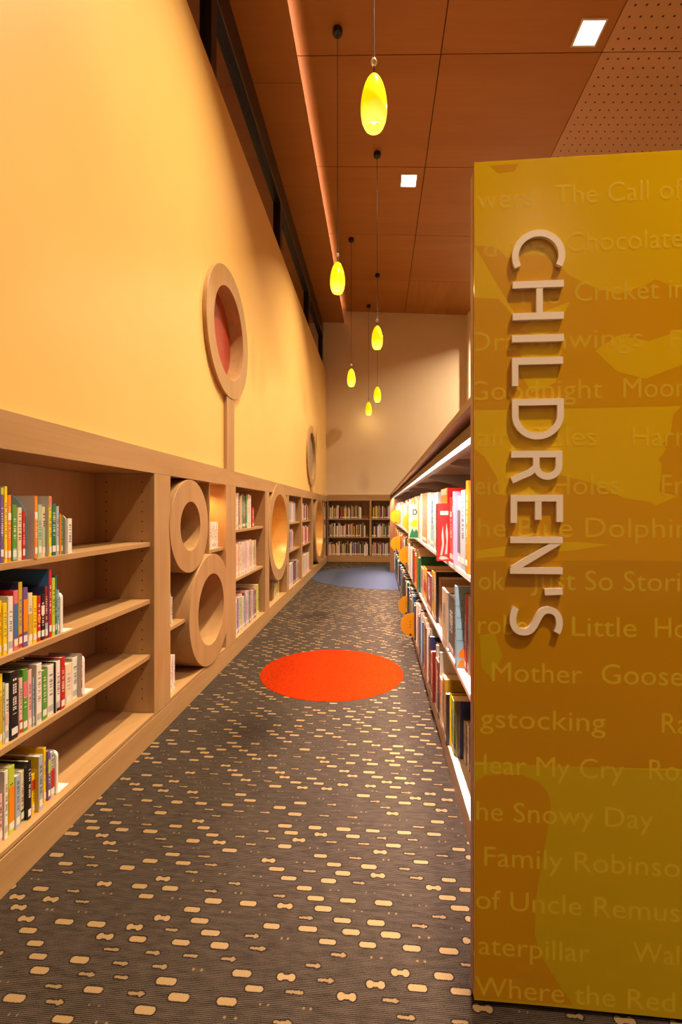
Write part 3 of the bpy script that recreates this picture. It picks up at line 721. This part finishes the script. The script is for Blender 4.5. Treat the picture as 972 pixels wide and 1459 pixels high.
rb_ = [b for p, out, _ in ROWS for b in out if p == T2 and b[1] == 'pale blue'][0]
hh, tt = rb_[2], rb_[3] - .001 + .0002
decal(rb_[0], 'cover_drawing', [[(-.006, hh * .02), (-.075, hh * .02), (-.075, hh * .09), (-.05, hh * .12), (-.02, hh * .10)], [(-.014, hh * .14), (-.05, hh * .13), (-.06, hh * .19), (-.035, hh * .25), (-.016, hh * .2)]], BM['orange'], t=tt)
decal(rb_[0], 'cover_brickwork', [[(-.004 - .03 * (k % 2), hh * (.34 + .07 * k)), (-.09, hh * (.34 + .07 * k)), (-.09, hh * (.345 + .07 * k)), (-.004 - .03 * (k % 2), hh * (.345 + .07 * k))] for k in range(8)] +
      [[(-.03 - .03 * (k % 2), hh * (.34 + .07 * k)), (-.032 - .03 * (k % 2), hh * (.34 + .07 * k)), (-.032 - .03 * (k % 2), hh * (.41 + .07 * k)), (-.03 - .03 * (k % 2), hh * (.41 + .07 * k))] for k in range(7)], BM['teal'], t=tt)

# the rest of the books: one mass
def bulk():
    names = list(PAL); idx = {n: i for i, n in enumerate(names)}; bm = bmesh.new(); pg = len(names)
    def bk(x0, x1, y0, y1, z, h, c, axis):
        e = .002
        if axis == 'L':
            bx(bm, x0, x1, y0, y1, z, z + h - .006, idx[c]); bx(bm, x0 + .003, x1 - .003, y0 + e, y1 - e, z + h - .006, z + h - .003, pg)
        else: bx(bm, x0, x1, y0, y1, z, z + h - .006, idx[c]); bx(bm, x0 + e, x1 - e, y0 + e, y1 - e, z + h - .006, z + h - .003, pg)
        # pale label at the foot of the spine
        if random.random() < .75:
            if axis == 'L': bx(bm, x1, x1 + .0008, y0 + .003, y1 - .003, z + .02, z + .05, idx['white'])
            elif axis == 'R': bx(bm, x0 - .0008, x0, y0 + .003, y1 - .003, z + .02, z + .05, idx['white'])
            else: bx(bm, x0 + .003, x1 - .003, y0 - .0008, y0, z + .02, z + .055, idx['white'])
    lefts = [(7.36, 8.18, 1.275, .33, .37, ['pale pink', 'white', 'silver blue', 'lilac', 'pale grey']), (8.70, 9.6, 1.275, .30, .36, ['white', 'black', 'dark red', 'pale pink', 'white']),
             (7.36, 8.0, .80, .30, .36, ['white', 'blue', 'pale pink', 'cream']), (8.70, 9.7, .80, .30, .37, ['pale pink', 'red', 'white', 'pale pink', 'black']),
             (7.36, 8.5, .179, .33, .40, ['white', 'dark red', 'lilac', 'cream', 'black', 'pale grey', 'tan']), (8.70, 9.85, .179, .33, .40, ['white', 'cream', 'pale pink', 'pale grey']),
             (12.27, 12.9, 1.24, .30, .36, ['white', 'charcoal']), (12.27, 12.9, .71, .30, .36, ['white', 'tan']), (12.27, 12.9, .179, .30, .36, ['white', 'tan'])]
    for (a, b, z, h0, h1, cs) in lefts:
        y = a
        while y < b:
            t = random.uniform(.024, .045); h = random.uniform(h0, h1); x = S - .02 + random.uniform(-.01, .01)
            bk(x - .26, x, y, y + t - .001, z + .001, h, random.choice(cs), 'L'); y += t
    rows = [(SH[0], .34, .46, BR1, e1), (SH[1], .32, .45, BR2, e2), (SH[2], .30, .44, BR3 + ['dark green', 'white'], e3)]
    GAPS = {SH[0]: [(4.855, 4.895), (6.245, 6.262), (8.495, 8.512)], SH[1]: [(6.295, 6.312), (8.295, 8.312)], SH[2]: [(4.965, 4.982), (6.195, 6.212)]}
    for (z, h0, h1, cs, ys_) in rows:
        y = ys_ + .002
        while y < 10.82:
            t = random.uniform(.018, .042); h = random.uniform(h0, h1); x = {SH[0]: .432, SH[1]: .424, SH[2]: .404}[z] + random.uniform(-.018, .018)
            hit = [q for q in GAPS[z] if q[0] < y + t and y < q[1]]
            if hit: y = hit[0][1] + .0005; continue
            if random.random() < .02: y += random.uniform(.05, .12); continue
            if y + t > 10.85: break
            bk(x, x + .27, y, y + t - .001, z + .001, h, random.choice(cs), 'R'); y += t
    backc = ['white', 'charcoal', 'tan', 'dark red', 'olive', 'cream', 'navy', 'brown', 'pale pink', 'pale grey', 'mustard', 'black']
    for (z, a, b, lim) in ((1.235, -1.405, -.52, 0), (.715, -1.405, -.40, 0), (.184, -1.405, -.33, 0), (1.235, -.16, .95, 0), (.715, -.16, .95, 0), (.184, -.16, .95, 0),
                           (1.235, 1.12, 2.2, 0), (.715, 1.12, 2.2, 0), (.184, 1.12, 2.2, 0)):
        x = a
        while x < b:
            t = random.uniform(.018, .04); h = random.uniform(.29, .40)
            bk(x, x + t - .001, 13.035, 13.3, z + .001, h, random.choice(backc), 'B'); x += t
        bk(x + .001, x + .035, 13.03, 13.2, z + .001, .33, 'white', 'B')
    o = obj('books', bm, [BM[n] for n in names] + [cream_pages])
    o['kind'] = 'stuff'; return tag(o, 'tightly packed rows of smaller-looking books filling the distant shelves', 'books')
bulk()

# ---------------------------------------------------------------- book labels: each singled out by its shelf, colour, size and neighbours
ORD = ['first', 'second', 'third', 'fourth', 'fifth', 'sixth', 'seventh', 'eighth', 'ninth', 'tenth', 'eleventh', 'twelfth']
merged = {}
for place, out, _ in ROWS:
    if out: merged.setdefault(place, []).extend(out)
def num(n): 
    return ORD[n] if n < 12 else {12: 'thirteenth', 13: 'fourteenth', 14: 'fifteenth', 15: 'sixteenth', 16: 'seventeenth', 17: 'eighteenth', 18: 'nineteenth', 19: 'twentieth'}.get(n) or (
        ['twenty', 'thirty', 'forty', 'fifty', 'sixty', 'seventy', 'eighty'][n // 10 - 2 if (n + 1) % 10 else (n + 1) // 10 - 2] + '-' + ORD[(n + 1) % 10 - 1] if (n + 1) % 10 else
        {30: 'thirtieth', 40: 'fortieth', 50: 'fiftieth', 60: 'sixtieth', 70: 'seventieth', 80: 'eightieth'}[n + 1])
NB = 0
for place, out in merged.items():
    hs = sorted(b[2] for b in out); ts = sorted(b[3] for b in out)
    for i, (r, c, h, t) in enumerate(out):
        size = 'tall ' if h >= hs[int(len(hs) * .75)] else ('short ' if h <= hs[int(len(hs) * .2)] else '')
        th = 'thick ' if t >= ts[int(len(ts) * .8)] else ('thin ' if t <= ts[int(len(ts) * .2)] else '')
        end = 'near' 
        right = 'bay' in place and 'nearest' in place
        k = len(out) - 1 - i if right else i
        where = 'right end' if right else ('sign' if 'past' in place else 'near end')
        pl = place.replace(' past the sign', '')
        tag(r, f"{size or th}{c} book, {num(k)} from the {where}, {pl}", 'book', 'books'); NB += 1
print('BOOKS', NB + 1)

# ---------------------------------------------------------------- yellow marker discs on the stack
def marker(y, z, xl, label):
    r = .13; xc = xl + r
    t = thing('marker_disc', label, 'sign', (xc, y, z - r), 'yellow round shelf markers')
    bm = bmesh.new(); n = 48
    a = [bm.verts.new((xc + r * math.cos(2 * math.pi * i / n), y, z + r * math.sin(2 * math.pi * i / n))) for i in range(n)]
    b = [bm.verts.new((v.co.x, y + .005, v.co.z)) for v in a]; bm.faces.new(a); bm.faces.new(b[::-1])
    for i in range(n): j = (i + 1) % n; bm.faces.new((a[i], b[i], b[j], a[j]))
    dk = obj('disc', bm, disc_mat, t, bevel=.0012)
    bm = bmesh.new(); bx(bm, xc - .035, xc - .012, y - .0006, y, z - r + .012, z - r + .035)
    for k in range(3): bx(bm, xc - .03, xc - .022, y - .0006, y, z + .03 - .03 * k, z + .042 - .03 * k)
    obj('disc_print', bm, ink, dk)
    bm = bmesh.new(); bx(bm, xc + .02, .45, y + .0055, y + .009, z - r - .02, z - r + .06); obj('clip', bm, white_plastic, t)
marker(8.5, 1.365, .235, 'yellow disc at the far end of the stack\'s top row')
marker(8.3, .88, .235, 'yellow disc at the far end of the stack\'s middle row')
marker(6.25, 1.33, .345, 'yellow disc half hidden by books in the stack\'s top row')
marker(6.3, .865, .29, 'yellow disc half hidden by books in the stack\'s middle row')
marker(6.2, .205, .28, 'upper of two yellow discs at the stack\'s bottom row')
marker(4.97, .25, .25, 'lowest yellow disc, nearest the camera on the stack\'s bottom row')

# ---------------------------------------------------------------- the yellow sign
SX0, SX1, SYF = .291, 1.449, 1.40
base_m = mottled('mustard printed laminate', (.62, .385, .002), (.56, .34, .002), 2.2, rough=.14)
orange_m = mottled('orange printed laminate', (.54, .265, .002), (.49, .235, .002), 2.5, rough=.14)
deep_m = mottled('deep orange printed laminate', (.45, .215, .002), (.41, .19, .002), 2.5, rough=.14)
olive_m = mottled('olive printed laminate', (.45, .30, .004), (.41, .27, .004), 2.5, rough=.14)
text_m = new_mat('pale ghost print', (.85, .60, .03), .3); text_m.node_tree.nodes['Principled BSDF'].inputs['Alpha'].default_value = .5
letter_m = new_mat('brushed pale letters', (.80, .68, .62), .25, Coat_Weight=.4)
sg = thing('sign_panel', 'tall yellow end panel reading CHILDREN\'S down its face', 'sign', (CX, SYF + .02, 0))
bm = bmesh.new(); bx(bm, SX0, SX1, SYF, SYF + .008, .02, 2.548); face = obj('printed_face', bm, base_m, sg, bevel=.001)
bm = bmesh.new(); bx(bm, SX0 - .001, SX1 + .001, SYF + .012, SYF + .052, .02, 2.53); obj('backing_board', bm, new_mat('panel edge wood', (.42, .24, .15), .45), sg, bevel=.0015)
bm = bmesh.new(); bx(bm, SX0 + .02, SX1 - .02, SYF + .0085, SYF + .0115, .05, 2.5); obj('spacer', bm, new_mat('brass spacer', (.55, .32, .10), .3, .8), sg)
bm = bmesh.new(); bx(bm, SX0 + .03, SX1 - .03, SYF + .015, SYF + .05, 0.0, .02); obj('foot', bm, dark, sg)
def sp(px, py): return onY(px, py, SYF)
def shape(name, pts, mat, lay):
    """one printed shape; pts in picture measures turned into places on the sign's face"""
    y = SYF - .0002 * lay; P = [sp(*p) for p in pts]; P = [(min(max(x, SX0 + .0005), SX1 - .0005), z) for x, z in P]
    bm = bmesh.new(); a = [bm.verts.new((p[0], y, p[1])) for p in P]; b = [bm.verts.new((p[0], y + .00012, p[1])) for p in P]
    bm.faces.new(a); bm.faces.new(b[::-1])
    for i in range(len(a)): bm.faces.new((a[i], b[i], b[(i + 1) % len(a)], a[(i + 1) % len(a)]))
    bm.normal_update(); bmesh.ops.triangulate(bm, faces=bm.faces[:])
    return obj(name, bm, mat, face)
RX = 1400
shape('printed_hills', [(676, 350), (697, 350), (712, 356), (722, 368), (762, 361), (790, 371), (811, 392), (838, 406), (880, 419), (920, 406), (934, 398), (972, 412), (RX, 440), (RX, 560), (972, 578), (800, 582), (676, 584),
                        (676, 424), (711, 426), (726, 444), (737, 452)], orange_m, 1)
shape('printed_sun', [(775, 444), (812, 430), (805, 446), (795, 470), (770, 478), (740, 470)], base_m, 2)
shape('printed_cloud', [(848, 500), (880, 478), (925, 486), (972, 470), (972, 520), (920, 540), (880, 530)], base_m, 2)
shape('printed_cloud', [(745, 492), (775, 480), (800, 500), (792, 545), (758, 560), (740, 530)], base_m, 2)
shape('printed_corner', [(698, 236), (740, 233), (733, 244), (710, 247)], orange_m, 1)
shape('printed_slope', [(676, 640), (690, 650), (708, 680), (712, 704), (676, 706)], orange_m, 1)
shape('printed_valley', [(676, 706), (712, 704), (740, 712), (780, 700), (800, 677), (850, 690), (900, 702), (935, 720), (972, 704), (RX, 640), (RX, 1096), (972, 1094), (676, 1090)], orange_m, 1)
shape('printed_tree', [(940, 700), (944, 660), (938, 655), (950, 640), (945, 632), (956, 616), (960, 590), (972, 578), (1040, 600), (1060, 720)], orange_m, 2)
shape('printed_river', [(680, 784), (740, 776), (820, 772), (870, 776), (820, 784), (700, 794), (678, 796)], base_m, 2)
shape('printed_river', [(842, 688), (905, 690), (938, 704), (930, 716), (890, 710)], base_m, 2)
shape('printed_field', [(676, 800), (885, 798), (972, 800), (RX, 800), (RX, 1098), (972, 1095), (676, 1090)], deep_m, 2)
shape('printed_leaf', [(684, 905), (705, 902), (716, 935), (700, 966), (686, 950)], olive_m, 3)
shape('printed_ground', [(676, 1084), (760, 1090), (972, 1098), (RX, 1106), (RX, 1600), (972, 1452), (676, 1423)], olive_m, 3)
shape('printed_figure', [(676, 1116), (690, 1105), (712, 1101), (745, 1104), (768, 1114), (780, 1128), (785, 1146), (781, 1180), (772, 1228), (764, 1280), (762, 1330), (768, 1356), (790, 1392), (817, 1432), (676, 1421)], deep_m, 4)
# raised letters, read from top to bottom (glyph x runs down the panel, glyph y runs to the right)
def stroke(bm, pts, w_, to3, d0, d1, closed=False):
    """a thick polyline with mitred corners; pts in glyph space"""
    n = len(pts); L = []; Rr = []
    for i in range(n):
        p = Vector(pts[i]); a = Vector(pts[i - 1]) if (i or closed) else None; b = Vector(pts[(i + 1) % n]) if (i < n - 1 or closed) else None
        d1_ = (p - a).normalized() if a is not None else None; d2_ = (b - p).normalized() if b is not None else None
        t = ((d1_ or d2_) + (d2_ or d1_)).normalized(); nn = Vector((-t.y, t.x)); k = 1 / max(.5, nn.dot(Vector((-(d2_ or d1_).y, (d2_ or d1_).x))))
        L.append(p + nn * w_ / 2 * k); Rr.append(p - nn * w_ / 2 * k)
    rings = []
    for l, r in zip(L, Rr): rings.append([bm.verts.new(to3(l, d0)), bm.verts.new(to3(r, d0)), bm.verts.new(to3(r, d1)), bm.verts.new(to3(l, d1))])
    m = n if closed else n - 1
    for i in range(m):
        a, b = rings[i], rings[(i + 1) % n]
        for k in range(4): bm.faces.new((a[k], a[(k + 1) % 4], b[(k + 1) % 4], b[k]))
    if not closed: bm.faces.new(rings[0]); bm.faces.new(rings[-1][::-1])
def arc(cx, cy, rx, ry, a0, a1, n=28): return [(cx + rx * math.cos(R(a0 + (a1 - a0) * i / n)), cy + ry * math.sin(R(a0 + (a1 - a0) * i / n))) for i in range(n + 1)]
W = .125; h2 = W / 2
def bez(p0, p1, p2, p3, n=12): return [tuple((1 - t) ** 3 * a + 3 * (1 - t) ** 2 * t * b + 3 * (1 - t) * t * t * c + t ** 3 * d for a, b, c, d in zip(p0, p1, p2, p3)) for t in [i / n for i in range(n + 1)]]
S_ = bez((.50, .895), (.36, .98), (.075, .98), (.075, .73)) [:-1] + bez((.075, .73), (.075, .50), (.50, .54), (.50, .27))[:-1] + bez((.50, .27), (.50, .0), (.18, .04), (.04, .115))
GL = {'C': [(arc(.50, .5, .43, .4375, 62, 298, 36), 0)], 'H': [([(h2, 0), (h2, 1)], 0), ([(.64, 0), (.64, 1)], 0), ([(W, .53), (.58, .53)], 0)], 'I': [([(h2, 0), (h2, 1)], 0)],
      'L': [([(h2, 1), (h2, h2), (.50, h2)], 0)],
      'D': [([(h2, h2), (h2, 1 - h2)] + [(.20, 1 - h2)] + arc(.30, .5, .405, .4375, 90, -90, 30)[0:] + [(.20, h2)], 1)],
      'R': [([(h2, 0), (h2, 1 - h2), (.25, 1 - h2)] + arc(.27, .715, .205, .2225, 90, -90, 18) + [(W, .4925)], 0), ([(.27, .4925), (.33, .46), (.40, .36), (.47, .18), (.545, .01)], 0)],
      'E': [([(.50, 1 - h2), (h2, 1 - h2), (h2, h2), (.52, h2)], 0), ([(W, .53), (.46, .53)], 0)],
      'N': [([(h2, 0), (h2, 1)], 0), ([(.66, 0), (.66, 1)], 0), ([(.085, .945), (.635, .055)], 0)], "'": [([(.055, 1), (.075, .66)], 0)], 'S': [(S_, 0)]}
# spans down the panel measured in the photograph: (letter, y_start, y_end, x_low, x_high)
SPAN = [('C', 331, 386, 728, 803, .53 + .22), ('H', 403, 457.5, 729, 801, .7025), ('I', 479, 489, 728, 801, .125), ('L', 511, 551, 728, 800, .50), ('D', 569.5, 627, 728, 801, .7675),
        ('R', 643, 687, 727, 799, .575), ('E', 705, 745, 726, 800, .52), ('N', 764.5, 817, 725.5, 799.5, .7225), ("'", 837.5, 846.5, 773, 799.5, .0), ('S', 862, 904, 725, 799, .56)]
for ch, ya, yb, xa, xb_, wd in SPAN:
    xl, zt = sp(xa, ya); xr, _ = sp(xb_, ya); zt = sp((xa + xb_) / 2, ya)[1]; zb = sp((xa + xb_) / 2, yb)[1]
    gh = xr - xl; gw = zt - zb
    if ch == "'": 
        capx = sp(726, ya)[0]; gh = xr - capx; xl = capx; wd = .125
    if ch == 'C': x0g, x1g = .07 - h2 + 0.0, .50 + .43 * math.cos(R(62)) + .05
    else: x0g, x1g = 0, wd
    kx = gw / (x1g - x0g)
    def to3(p, d, xl=xl, zt=zt, kx=kx, gh=gh, x0g=x0g): return (xl + p[0 + 1] * gh, SYF - .0012 - d, zt - (p[0] - x0g) * kx)
    bm = bmesh.new()
    for k_, (pts, cl) in enumerate(GL[ch]): stroke(bm, pts, W, to3, -.0003 * k_, .012 - .0004 * k_, bool(cl))
    nm = {"'": 'apostrophe'}.get(ch, 'letter_' + ch.lower())
    o = obj(nm, bm, letter_m, face)
# ghost titles printed across the face
def text(s, pxl, py, pxr=None, cap=27):
    cu = bpy.data.curves.new('printed_title', 'FONT'); cu.body = s; cu.size = 1; cu.resolution_u = 3
    o = bpy.data.objects.new('tmp', cu); COL.objects.link(o); bpy.context.view_layer.update()
    me = bpy.data.meshes.new_from_object(o.evaluated_get(bpy.context.evaluated_depsgraph_get())); bpy.data.objects.remove(o)
    xs_ = [v.co.x for v in me.vertices]; x0, x1 = min(xs_), max(xs_)
    xl, zb = sp(pxl, py)
    k = cap / 648 * SYF / .70 * 1.02; kx = k * .93
    if pxr: kx = (sp(pxr, py)[0] - xl) / (x1 - x0)
    bm = bmesh.new(); bm.from_mesh(me); bpy.data.meshes.remove(me)
    for v in bm.verts: v.co = Vector((xl + (v.co.x - x0) * kx, SYF - .0009, zb + v.co.y * k))
    for g_ in (SX0 + .0004, SX1 - .0004):
        n_ = (-1, 0, 0) if g_ < .5 else (1, 0, 0)
        bmesh.ops.bisect_plane(bm, geom=bm.verts[:] + bm.edges[:] + bm.faces[:], plane_co=(g_, 0, 0), plane_no=n_, clear_outer=True)
    sp_ = sorted((min(v.co.x for v in f.verts), max(v.co.x for v in f.verts)) for f in bm.faces); cuts = [SX0 - 1]; hi = sp_[0][1] if sp_ else 0
    for a, b in sp_:
        if a - hi > .011: cuts.append((a + hi) / 2)
        hi = max(hi, b)
    cuts.append(SX1 + 1)
    for a, b in zip(cuts, cuts[1:]):
        b2 = bm.copy(); bmesh.ops.delete(b2, geom=[v for v in b2.verts if not a < v.co.x < b], context='VERTS')
        if b2.faces: obj('printed_word', b2, text_m, face)
    bm.free()
text('wers', 680, 298.5, 759); text('The Call of the Wild', 791, 292)
text('d', 689, 367, 708); text('the', 726, 366, 781); text('Chocolate Factory', 808, 359.5)
text('The', 734, 435, 797); text('Cricket in', 819, 430)
text('Dragonwings', 670, 501, 916); text('Frog', 955, 499)
text('Goodnight', 668, 571, 859); text('Moon', 888, 567)
text('airy Tales', 681, 637, 850); text('Harriet', 901, 636)
text('eidi', 677, 705, 725); text('Holes', 787, 705, 884); text('From', 943, 705)
text('he Blue Dolphins', 681, 765, 1002)
text('ok', 682, 840, 719); text('Just So Stories', 756, 840, 1008)
text('robe', 681, 903, 752); text('Little', 815, 906, 907); text('House', 933, 908)
text('Mother', 701, 970.5, 830); text('Goose', 857, 974, 974)
text('gstocking', 684, 1036, 863); text('Ramona', 943, 1044)
text('Hear My Cry', 670, 1101, 889); text('Rosie', 925, 1110)
text('he Snowy Day', 679, 1168, 931)
text('Family Robinson', 690, 1233, 992)
text('of Uncle Remus', 678, 1294, 969)
text('aterpillar', 682, 1359, 841); text('Walk', 902, 1370)
text('Where the Red', 677, 1418, 962)
